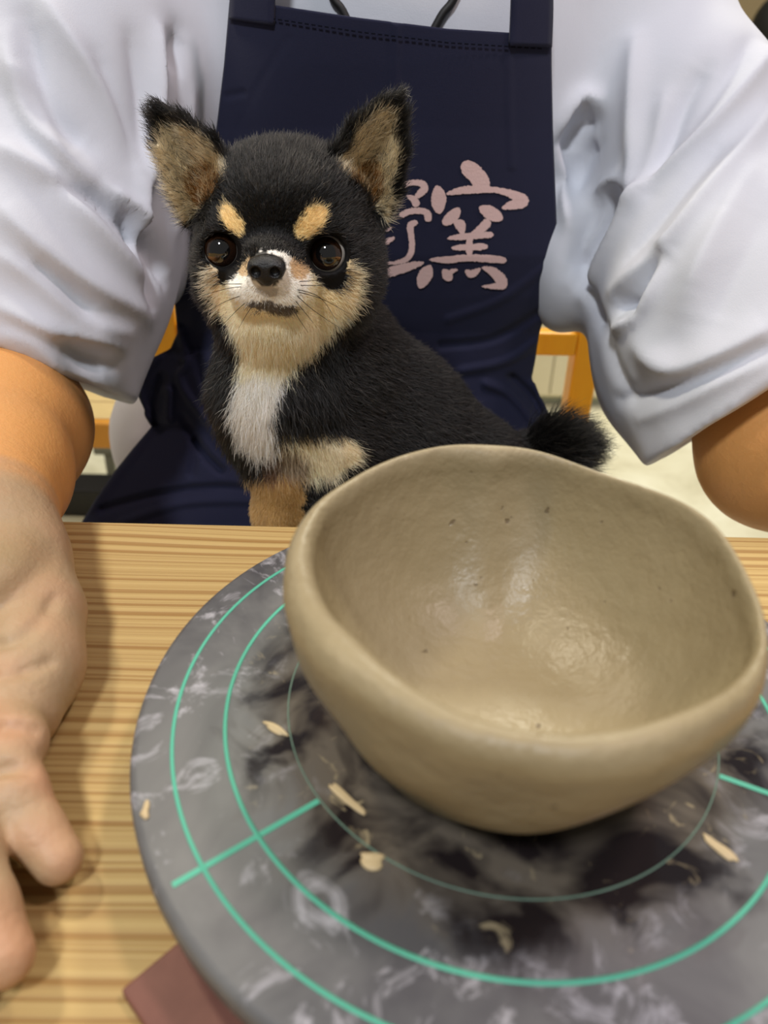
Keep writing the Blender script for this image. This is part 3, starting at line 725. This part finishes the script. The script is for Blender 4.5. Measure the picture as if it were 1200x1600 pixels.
# ================================================================== DOG
HY = .392
def H(px, py, dy=0.0): return P(px, py, Y=HY+dy)
dogc = P(560, 760, Y=.47); LAP = .585
dog = empty('dog', (float(dogc[0]), float(dogc[1]), LAP), 'small black and tan chihuahua with big ears sitting on the lap', 'dog')
EYE_L, EYE_R = H(348, 391, .006), H(511, 397, .010)
EYE_RAD = .0108
def dog_mesh():
    v = Vol((-.135, .335, .565), (.20, .60, .915), .0013)
    # skull, cheeks, muzzle
    v.add(ell(H(452, 345, .043), (.0445, .046, .0345)), .01)
    v.add(ell(H(447, 300, .030), (.036, .034, .022)), .02)
    v.add(ell(H(455, 400, .045), (.047, .042, .032)), .02)
    v.add(ell(H(352, 428, .022), (.016, .022, .020)), .018); v.add(ell(H(540, 440, .028), (.019, .024, .024)), .018)
    v.add(ell(H(424, 430, -.004), (.0215, .026, .0165)), .012)
    v.add(ell(H(418, 412, -.018), (.0125, .014, .0105)), .008)
    v.add(ell(H(398, 452, -.014), (.0125, .0135, .0115)), .007); v.add(ell(H(447, 456, -.012), (.0135, .0140, .0118)), .007)
    v.add(ell(H(423, 492, -.002), (.0170, .0165, .0095)), .006)
    v.add(ell(H(432, 500, .020), (.026, .030, .018)), .02)
    # brow ridge
    v.add(ell(H(360, 350, .010), (.012, .014, .008)), .010); v.add(ell(H(492, 352, .012), (.014, .014, .008)), .010)
    # eye sockets with lids
    for e, ap in ((EYE_L, 1.0), (EYE_R, 1.1)):
        ax = np.array([0, 0, CAMZ])-e; ax /= np.linalg.norm(ax)
        ax = ax+np.array([-.12 if e is EYE_L else .05, 0, 0]); ax /= np.linalg.norm(ax)
        v.add(ell(e+np.array([0, .002, 0]), EYE_RAD+.0024), .008)
        v.sub(cone(e+ax*.0115, e+ax*.03, .0088*ap, .020), .0012)
        v.sub(ell(e, EYE_RAD+.0002), .0008)
    # mouth line
    for a, b in (((384, 478), (400, 471)), ((400, 471), (424, 469)), ((424, 469), (448, 474)), ((448, 474), (466, 486))):
        pa_, pb_ = H(*a, -.024), H(*b, -.024); pa2, pb2 = H(*a, -.006), H(*b, -.006)
        v.sub(tri(pa_, pb_, pa2, .0006), .0012); v.sub(tri(pb_, pb2, pa2, .0006), .0012)
    v.sub(cone(H(417, 440, -.040), H(421, 468, -.034), .0009, .0009), .002)
    # ears: cupped fans
    for ctr, rim in (((318, 292, .040), [(292, 352, .030), (268, 300, .026), (247, 232, .024), (240, 182, .028), (246, 168, .030), (285, 182, .026), (330, 215, .022), (364, 252, .022), (372, 300, .026)]),
                     ((568, 292, .048), [(508, 262, .030), (522, 235, .024), (552, 192, .026), (596, 160, .030), (622, 154, .034), (630, 180, .034), (631, 235, .032), (622, 295, .034), (604, 345, .038)])):
        c = H(*ctr); rp = [H(*q) for q in rim]
        for a, b in zip(rp[:-1], rp[1:]): v.add(tri(c, a, b, .0019), .003)
        v.add(ell(c+np.array([0, .010, -.006]), (.016, .012, .020)), .012)
    # neck and chest
    chain(v, [H(462, 440, .055), H(462, 560, .055), H(466, 640, .050)], [.039, .038, .040], .02)
    chain(v, [H(420, 540, .020), H(412, 620, .018), H(418, 685, .018)], [.020, .023, .019], .025)
    # shoulder, back, rump
    v.add(ell(H(505, 610, .060), (.045, .045, .050)), .03)
    chain(v, [H(540, 560, .075), H(620, 650, .088), H(715, 730, .090)], [.033, .040, .040], .03)
    v.add(ell(P(725, 785, Y=.485), (.056, .050, .056)), .03)
    v.add(ell(P(580, 735, Y=.470), (.055, .055, .058)), .03)
    # fore legs
    chain(v, [H(470, 690, .030), H(436, 745, .012), H(428, 800, .012), H(426, 860, .014), H(424, 905, .010)], [.026, .0150, .0115, .0105, .0115], .012)
    v.add(ell(H(424, 915, .002), (.013, .018, .010)), .008)
    chain(v, [H(520, 700, .035), H(505, 760, .022), H(500, 830, .018), H(498, 905, .012)], [.030, .018, .012, .0115], .012)
    v.add(ell(H(498, 915, .004), (.013, .018, .010)), .008)
    # hind paws and haunch
    v.add(ell(P(700, 830, Y=.445), (.040, .045, .050)), .02)
    chain(v, [P(680, 880, Y=.43), P(650, 930, Y=.395)], [.018, .012], .01)
    # tail
    chain(v, [P(775, 735, Y=.50), P(832, 712, Y=.50), P(878, 697, Y=.485), P(900, 702, Y=.47)], [.020, .015, .013, .008], .012)
    return v.mesh(1)
Vd, Qd = dog_mesh()
Nd = normals(Vd, Qd)
BLACK = np.array(lin(11, 10, 9)[:3]); TAN = np.array((.95, .68, .30)); CREAM = np.array((1.0, .87, .60)); WHITE = np.array((1.0, .97, .92))
ORNG = np.array(lin(186, 132, 66)[:3]); BROWN = np.array(lin(96, 66, 42)[:3]); LIP = np.array(lin(44, 28, 22)[:3]); SKINK = np.array(lin(14, 12, 12)[:3])
def inpoly(x, y, poly):
    r = np.zeros(len(x), bool); n = len(poly)
    for i in range(n):
        (x1, y1), (x2, y2) = poly[i], poly[(i+1) % n]
        if y1 == y2: continue
        c = ((y1 > y) != (y2 > y)) & (x < (x2-x1)*(y-y1)/(y2-y1)+x1); r ^= c
    return r
def coat(V, N, jit):
    x, y = proj(V); j = np.random.default_rng(5)
    x = x+4*wob(V, .006, 21)+j.normal(0, jit, len(V)); y = y+4*wob(V, .006, 22)+j.normal(0, jit, len(V))
    dep = V[:, 1]-HY
    front = dep < .060
    col = np.tile(BLACK, (len(V), 1))
    def put(m, c, a=1.0):
        col[m] = col[m]*(1-a)+c*a
    # throat, cheeks and chest
    face = inpoly(x, y, [(408, 392), (432, 390), (462, 404), (486, 430), (505, 452), (528, 446), (540, 425), (549, 406), (562, 432), (561, 462), (545, 492), (520, 522), (492, 548), (462, 572), (438, 600), (428, 650), (432, 690), (420, 720), (400, 716), (372, 690), (360, 650), (366, 600), (376, 566), (366, 530), (346, 492), (326, 460), (319, 415), (332, 418), (352, 445), (364, 440), (380, 412)]) & front
    put(face, CREAM)
    put(face & (y < 500) & ((x > 505) & (y < 490)), TAN*.45+CREAM*.55); put(face & (y < 500) & (x < 345), CREAM*.75+np.array((1, .62, .42))*.25)
    put(face & (((x-420)/62)**2+((y-440)/50)**2 < 1), WHITE*.7+CREAM*.3)
    put(face & (((x-468)/16)**2+((y-412)/22)**2 < 1), ORNG*.7+CREAM*.3); put(face & (((x-384)/12)**2+((y-412)/20)**2 < 1), ORNG*.6+CREAM*.4)
    put(face & (y > 585), WHITE*.8+CREAM*.2); put(face & (y > 500) & (y <= 585), CREAM)
    # brows
    def rot(cx, cy, rx, ry, a):
        c, s_ = math.cos(a), math.sin(a); u = (x-cx)*c+(y-cy)*s_; w_ = -(x-cx)*s_+(y-cy)*c
        return ((u/rx)**2+(w_/ry)**2 < 1) & front
    put(rot(361, 344, 15, 28, -.45), TAN); put(rot(485, 347, 20, 31, .72), TAN)
    # dark round the eyes, lips, muzzle tip
    put(rot(349, 394, 31, 33, 0), SKINK); put(rot(353, 425, 16, 19, 0), SKINK); put(rot(511, 400, 34, 35, 0), SKINK); put(rot(518, 432, 24, 22, .3), SKINK)
    put(rot(425, 482, 41, 9, .10), LIP, .9); put(rot(418, 454, 18, 12, 0), BROWN, .45); put(rot(416, 420, 30, 26, 0), SKINK, .9)
    # crown dusting
    put(rot(440, 275, 60, 26, 0), np.array([.09, .08, .07]), .12)
    # legs
    put(inpoly(x, y, [(432, 690), (470, 676), (540, 680), (566, 700), (560, 725), (520, 745), (480, 750), (440, 735)]) & (dep < .07), CREAM*.8+TAN*.2)
    put(inpoly(x, y, [(412, 718), (445, 690), (480, 715), (480, 752), (465, 775), (415, 775)]) & (dep < .07), BROWN, .75)
    put((y > 742) & (x < 474) & (dep < .06), ORNG*.55+TAN*.35)
    # ears
    for cx, cy, poly, core in ((303, 262, [(286, 356), (258, 300), (241, 225), (247, 196), (288, 196), (335, 228), (356, 258), (332, 302)], (318, 290)), (580, 262, [(524, 258), (552, 208), (592, 172), (616, 178), (622, 235), (616, 295), (608, 352), (574, 302)], (575, 290))):
        e = inpoly(x, y, poly) & (N[:, 1] < .15) & (y < 352)
        put(e, CREAM*.62+TAN*.15+BROWN*.1); put(e & (((x-core[0])/24)**2+((y-core[1])/34)**2 < 1), ORNG*.5+BROWN*.5)
    return col
cd_ = coat(Vd, Nd, 1.0)
link('body', npmesh('body', Vd, Qd, col=cd_), M['coat'], dog)
# ---- eyes
def eye(c, outx):
    bm = bmesh.new(); bmesh.ops.create_uvsphere(bm, u_segments=64, v_segments=48, radius=EYE_RAD)
    ax = Vector((outx-c[0], -.55-c[1], 1.08-c[2])).normalized(); q = Vector((0, 0, 1)).rotation_difference(ax)
    me = None
    for v in bm.verts:
        f_ = v.co.z/EYE_RAD
        if f_ > .75: v.co *= 1+.10*(f_-.75)/.25*.6
    zs = np.array([v.co.normalized().z for v in bm.verts])
    for v in bm.verts: v.co = q @ v.co+Vector(c)
    me = bm_mesh('eye', bm)
    ang = np.degrees(np.arccos(np.clip(zs, -1, 1))); col = np.tile(np.array(lin(205, 196, 186)[:3]), (len(zs), 1))
    col[ang < 52] = np.array(lin(20, 12, 8)[:3]); col[ang < 46] = np.array(lin(42, 25, 15)[:3]); col[ang < 27] = np.array(lin(8, 7, 8)[:3])
    a = me.color_attributes.new('coat', 'FLOAT_COLOR', 'POINT'); c4 = np.ones((len(zs), 4), np.float32); c4[:, :3] = col; a.data.foreach_set('color', c4.ravel())
    return me
m = Mat('glossy_dark_eye', rough=.03, spec=.6); at = m.n('ShaderNodeAttribute', attribute_name='coat'); m.col(at.outputs['Color']); m.b.inputs['Coat Weight'].default_value = 1.0; m.b.inputs['Coat Roughness'].default_value = .01; M['eye'] = m.m
link('eye', eye(EYE_L, -.03), M['eye'], dog); link('eye', eye(EYE_R, -.02), M['eye'], dog)
# ---- nose
def nose():
    c = H(416, 419, -.033)
    v = Vol(c-.02, c+.02, .00055)
    v.add(ell(c+(0, .002, .0015), (.0098, .0062, .0062)), .003); v.add(ell(c+(-.0048, -.0005, -.001), (.0052, .0052, .0056)), .003); v.add(ell(c+(.0048, -.0005, -.001), (.0052, .0052, .0056)), .003)
    v.add(ell(c+(0, .0005, -.0055), (.0042, .005, .0050)), .003)
    for s_ in (-1, 1):
        v.sub(ell(c+(s_*.0052, -.0058, -.0012), (.0029, .0045, .0032)), .0012); v.sub(cone(c+(s_*.0058, -.006, -.003), c+(s_*.0098, -.003, -.0045), .0007, .0006), .001)
    v.sub(cone(c+(0, -.0062, -.001), c+(0, -.0055, -.010), .0006, .0006), .0012)
    V, Q = v.mesh(1); V = c+(V-c)*np.array([.88, .85, .80]); return npmesh('nose', V, Q)
link('nose', nose(), M['nose'], dog)
# ---- fur: strands follow the lie of the coat
def fur():
    rng = np.random.default_rng(3)
    A = np.linalg.norm(np.cross(Vd[Qd[:, 2]]-Vd[Qd[:, 0]], Vd[Qd[:, 3]]-Vd[Qd[:, 1]]), axis=1)/2
    ctr = Vd[Qd].mean(1); x, y = proj(ctr)
    facing = (Nd[Qd].mean(1)*(np.array([0, 0, CAMZ])-ctr)).sum(1)
    wgt = A*np.where(facing > -.05, 1.0, .35); head = (y < 530)
    wgt = wgt*np.where(head, 1.7, 1.0)*np.where(y > 880, .1, 1)
    n = 190000
    f = rng.choice(len(Qd), n, p=wgt/wgt.sum()); a, b = rng.random((2, n, 1))
    q = Qd[f]; p0 = (Vd[q[:, 0]]*(1-a)+Vd[q[:, 1]]*a)*(1-b)+(Vd[q[:, 3]]*(1-a)+Vd[q[:, 2]]*a)*b
    nn = Nd[q].mean(1); nn /= np.linalg.norm(nn, axis=1)[:, None]
    x, y = proj(p0); dep = p0[:, 1]-HY
    L = np.full(n, .0065)
    nose_d = np.hypot(x-416, y-420)
    hd = (y < 520) & (dep < .10)
    L[hd] = .0011+.0045*np.clip((nose_d[hd]-40)/150, 0, 1)
    ear = (y < 350) & ((x < 345) | (x > 545)) & (np.hypot((x-450)/125, (y-360)/110) > 1)
    L[ear] = .0040
    ein = ear & (nn[:, 1] < .1); L[ein] = .0062
    cheek = ((x > 520) & (x < 575) & (y > 410) & (y < 560)) | ((x > 310) & (x < 345) & (y > 420) & (y < 540)); L[cheek] = .0065
    ruff = (y >= 505) & (y < 760) & (x < 530) & (dep < .08); L[ruff] = .0045+.0055*np.clip((y[ruff]-505)/90, 0, 1)
    tail = (x > 822) & (y < 760); L[tail] = .020
    leg = (y > 745) & (x < 530); L[leg] = .003
    L *= rng.uniform(.6, 1.25, n)
    # flow of the coat
    flow = np.zeros((n, 3)); flow[:] = (.25, .35, -.8)
    nz = H(416, 430, -.02)
    fh = p0-nz; fh /= np.linalg.norm(fh, axis=1)[:, None]+1e-9
    flow[hd] = fh[hd]
    fl = (y >= 505) & (x < 540); flow[fl] = np.stack([.004*(x[fl]-420), 0*x[fl]-.1, 0*x[fl]-1.0], 1)
    bd = (x > 540) & (y > 470); flow[bd] = (.75, .35, -.6)
    ec_l, ec_r = H(318, 330, .03), H(580, 330, .035)
    for m_, base in ((ear & (x < 450), ec_l), (ear & (x > 450), ec_r)):
        d = p0[m_]-base; flow[m_] = d/(np.linalg.norm(d, axis=1)[:, None]+1e-9)
    lf = ein & (x < 450); flow[lf] = flow[lf]*.5+np.array([-.5, -.2, .1]); rf = ein & (x > 450); flow[rf] = flow[rf]*.6+np.array([.35, -.2, .1])
    flow[tail] = np.array([.8, -.3, .25])
    tg = flow-(flow*nn).sum(1)[:, None]*nn; tg /= np.linalg.norm(tg, axis=1)[:, None]+1e-9
    rj = rng.normal(0, .22, (n, 3))
    d0 = tg*.80+nn*np.where(tail | cheek, .65, .42)[:, None]+rj; d0 /= np.linalg.norm(d0, axis=1)[:, None]
    d1 = tg+nn*.12+rj*1.2; d1[ruff | cheek] += (0, 0, -.25); d1 /= np.linalg.norm(d1, axis=1)[:, None]
    keep = np.ones(n, bool)
    for (cx, cy, r) in ((348, 391, 31), (511, 397, 36), (416, 421, 31)): keep &= ~((np.hypot(x-cx, y-cy) < r) & (dep < .02))
    keep &= ~((np.hypot((x-518)/20, (y-432)/18) < 1) & hd); keep &= ~((np.hypot((x-353)/14, (y-422)/17) < 1) & hd)
    keep &= ~((np.hypot((x-425)/38, (y-482)/5) < 1) & (dep < .02) & (rng.random(n) < .7))
    col = coat(p0, nn, 3.0)
    lum = rng.uniform(.78, 1.2, (n, 1)); col = col*lum
    r1 = rng.random(n); em = ein & (col.mean(1) > .05); col[em & (r1 < .30)] = CREAM*.9; col[em & (r1 > .88)] = BLACK*2
    grey = (rng.random(n) < .09) & (col.mean(1) < .03); col[grey] += np.array([.055, .048, .040])
    p0, d0, d1, L, col = p0[keep], d0[keep], d1[keep], L[keep], np.clip(col[keep], 0, 1)
    n = len(p0); Lc = L[:, None]
    pts = np.stack([p0-d0*.0003, p0+d0*Lc*.35, p0+d0*Lc*.6+d1*Lc*.15, p0+d0*Lc*.65+d1*Lc*.45], 1)
    cv = bpy.data.hair_curves.new('fur'); cv.add_curves([4]*n)
    cv.attributes['position'].data.foreach_set('vector', pts.astype(np.float32).ravel())
    ra = cv.attributes.get('radius') or cv.attributes.new('radius', 'FLOAT', 'POINT')
    rr = np.where(L > .009, .00012, .00010)[:, None]*np.array([1.0, .9, .65, .15])[None]
    ra.data.foreach_set('value', rr.astype(np.float32).ravel())
    ca = cv.attributes.new('strand_color', 'FLOAT_COLOR', 'CURVE'); c4 = np.ones((n, 4), np.float32); c4[:, :3] = col
    ca.data.foreach_set('color', c4.ravel())
    cv.materials.append(M['fur'])
    o = bpy.data.objects.new('fur', cv); C.objects.link(o); o.parent = dog; o.matrix_parent_inverse = parent_world(dog).inverted()
    tag(o, kind='stuff')
fur()
# ---- whiskers
for a, b, c in (((392, 448), (360, 450), (315, 462)), ((390, 458), (355, 470), (318, 490)), ((394, 464), (370, 485), (348, 508)), ((388, 444), (350, 444), (322, 446)), ((400, 470), (385, 492), (372, 515)),
                ((462, 452), (500, 465), (528, 505)), ((462, 460), (490, 485), (530, 512)), ((470, 446), (495, 446), (512, 445)), ((460, 468), (478, 490), (490, 505)), ((468, 440), (492, 438), (508, 434)), ((455, 472), (465, 495), (482, 520)), ((466, 456), (505, 468), (545, 490))):
    pts = catmull([H(*a, -.024), H(*b, -.030), H(*c, -.024)], 8)
    link('whisker', tube_me('whisker', pts, np.linspace(.00022, .00007, len(pts)), 5), M['hair'], dog)

# ================================================================== CHAIR THE PERSON SITS ON
def bar(name, a, b, w_, d_, mat, par):
    a, b = Vector(a), Vector(b); L = (b-a).length
    me = box_me(name, (-w_/2, -d_/2, 0), (w_/2, d_/2, L), .003)
    q = Vector((0, 0, 1)).rotation_difference((b-a).normalized())
    me.transform(Matrix.Translation(a) @ q.to_matrix().to_4x4())
    return link(name, me, mat, par)
ch = empty('wooden_chair', (0, .72, 0), 'yellow varnished wooden chair behind the person, back post seen under the right sleeve', 'chair')
for x in (-.262, .236):
    bar('back_post', (x, .85, .002), (x, .86, .80), .030, .034, M['yellow'], ch)
    bar('front_leg', (x*.92, .60, .002), (x*.92, .60, .40), .030, .034, M['yellow'], ch)
    bar('side_rail', (x*.92, .615, .385), (x, .835, .385), .022, .040, M['yellow'], ch)
bar('back_rail', (-.247, .852, .632), (.221, .852, .632), .028, .022, M['yellow'], ch)
bar('top_rail', (-.247, .857, .775), (.221, .857, .775), .045, .022, M['yellow'], ch)
bar('front_rail', (-.23, .60, .375), (.205, .60, .375), .045, .022, M['yellow'], ch)
link('seat', box_me('seat', (-.25, .585, .402), (.225, .832, .424), .006), M['yellow'], ch)

# ================================================================== BENCH AND THINGS BEHIND, LEFT
bn = empty('wooden_bench', (-.45, 1.15, 0), 'low pale wooden bench with honey front rail behind the left arm', 'bench')
for i in range(3): link('seat_board', box_me('seat_board', (-.90, 1.005+i*.062, .430), (-.22, 1.063+i*.062, .447), .003), M['tan'], bn)
link('front_rail', box_me('front_rail', (-.90, .985, .405), (-.22, 1.003, .447), .003), M['orange'], bn)
link('rear_rail', box_me('rear_rail', (-.90, 1.195, .43), (-.22, 1.215, .475), .003), M['brown'], bn)
for x in (-.86, -.26):
    for y in (1.02, 1.19): link('leg', box_me('leg', (x-.018, y-.018, .001), (x+.018, y+.018, .43), .003), M['orange'], bn)
cb = empty('metal_rack', (-.5, 1.55, 0), 'blurred grey green metal rack with upright bars behind the bench', 'rack')
for x in (-.66, -.60, -.54, -.48, -.42, -.36): bar('upright', (x, 1.56, .001), (x+.03, 1.56, .80), .022, .014, M['metal'], cb)
for z in (.10, .78): bar('crossbar', (-.69, 1.56, z), (-.31, 1.56, z), .02, .02, M['metal'], cb)
bk = link('floor_plinth', box_me('floor_plinth', (-.95, 1.42, .001), (-.18, 1.50, .07), .004), M['dark'])
tag(bk, 'low black plinth on the floor under the wooden bench', 'plinth')
# ================================================================== CREAM CABINET, RIGHT
cc = empty('low_cabinet', (.62, 2.2, 0), 'low cream cabinet standing on the pale floor behind the yellow chair post', 'cabinet')
link('carcass', box_me('carcass', (.28, 2.10, .03), (.70, 2.50, .55), .004), M['cream'], cc)
for i in range(2):
    d = link('door', box_me('door', (.285+i*.207, 2.088, .04), (.488+i*.207, 2.0995, .54), .003), M['cream'], cc)
    link('handle', box_me('handle', (.47+i*.04, 2.076, .28), (.48+i*.04, 2.0875, .36), .002), M['metal'], d)
link('plinth', box_me('plinth', (.30, 2.12, .001), (.68, 2.48, .03), .002), M['metal'], cc)
# ================================================================== SECOND PERSON AT THE FRAME EDGE
x0, y0 = 1.29, 3.0
k = empty('person', (x0, y0, 0), 'dark-haired person in a pale blue top at the upper right frame edge', 'person')
v = Vol((x0-.25, y0-.45, 0), (x0+.25, y0+.25, 1.12), .010)
v.add(ell((x0, y0, .985), (.075, .088, .10)), .02); v.add(ell((x0, y0-.05, .945), (.055, .055, .055)), .02); v.add(cone((x0, y0-.09, .985), (x0, y0-.108, .96), .009, .012), .01)
v.add(cone((x0, y0, .82), (x0, y0, .93), .042, .040), .02); v.add(ell((x0, y0, .66), (.11, .07, .16)), .02); v.add(ell((x0, y0, .50), (.12, .09, .07)), .03)
for s_ in (-1, 1):
    chain(v, [(x0+s_*.12, y0, .80), (x0+s_*.155, y0-.02, .62), (x0+s_*.12, y0-.20, .56)], [.035, .032, .024], .02)
    v.add(ell((x0+s_*.118, y0-.235, .555), (.018, .035, .014)), .01)
    chain(v, [(x0+s_*.07, y0, .49), (x0+s_*.09, y0-.30, .485), (x0+s_*.09, y0-.28, .06)], [.062, .048, .034], .02); v.add(ell((x0+s_*.09, y0-.32, .032), (.035, .075, .03)), .01)
V, Q = v.mesh(2); V[:, 2] = np.maximum(V[:, 2], .001); V[:, 1] = 2*y0-V[:, 1]; Q = Q[:, ::-1]
link('body', npmesh('body', V, Q, col=np.tile(np.array(lin(214, 164, 128)[:3]), (len(V), 1))), M['skin'], k)
v = Vol((x0-.13, y0-.15, .84), (x0+.13, y0+.15, 1.13), .007); v.add(ell((x0, y0+.010, .995), (.092, .100, .108)), .01); v.sub(ell((x0, y0-.10, .95), (.065, .075, .08)), .01); v.sub(half((0, 0, 1), (0, 0, .90)), .01)
V, Q = v.mesh(2); V[:, 1] = 2*y0-V[:, 1]; Q = Q[:, ::-1].copy(); link('hair', npmesh('hair', V, Q), M['hair'], k)
v = Vol((x0-.26, y0-.15, .42), (x0+.26, y0+.15, .93), .008); v.add(ell((x0, y0, .68), (.135, .09, .19)), .02); v.add(ell((x0, y0, .50), (.135, .10, .06)), .03)
for s_ in (-1, 1): chain(v, [(x0+s_*.05, y0, .84), (x0+s_*.125, y0, .80), (x0+s_*.158, y0-.015, .68)], [.045, .05, .046], .03)
v.add(cone((x0, y0, .85), (x0, y0, .885), .055, .052), .01); V, Q = v.mesh(2); V[:, 1] = 2*y0-V[:, 1]; Q = Q[:, ::-1].copy(); link('shirt', npmesh('shirt', V, Q), M['blue'], k)
v = Vol((x0-.25, y0-.45, .05), (x0+.25, y0+.2, .60), .010); v.add(ell((x0, y0, .50), (.128, .098, .072)), .03)
for s_ in (-1, 1): chain(v, [(x0+s_*.07, y0, .49), (x0+s_*.09, y0-.30, .487), (x0+s_*.09, y0-.28, .12)], [.072, .058, .046], .02)
V, Q = v.mesh(2); V[:, 1] = 2*y0-V[:, 1]; Q = Q[:, ::-1].copy(); link('trousers', npmesh('trousers', V, Q), M['apron'], k)
st_ = empty('wooden_stool', (x0, y0, 0), 'yellow stool under the dark-haired person at the right edge', 'stool')
link('seat', box_me('seat', (x0-.17, y0-.16, .385), (x0+.17, y0+.16, .406), .006), M['yellow'], st_)
for sx in (-1, 1):
    for sy in (-1, 1): bar('leg', (x0+sx*.15, y0+sy*.14, .001), (x0+sx*.14, y0+sy*.13, .385), .03, .03, M['yellow'], st_)
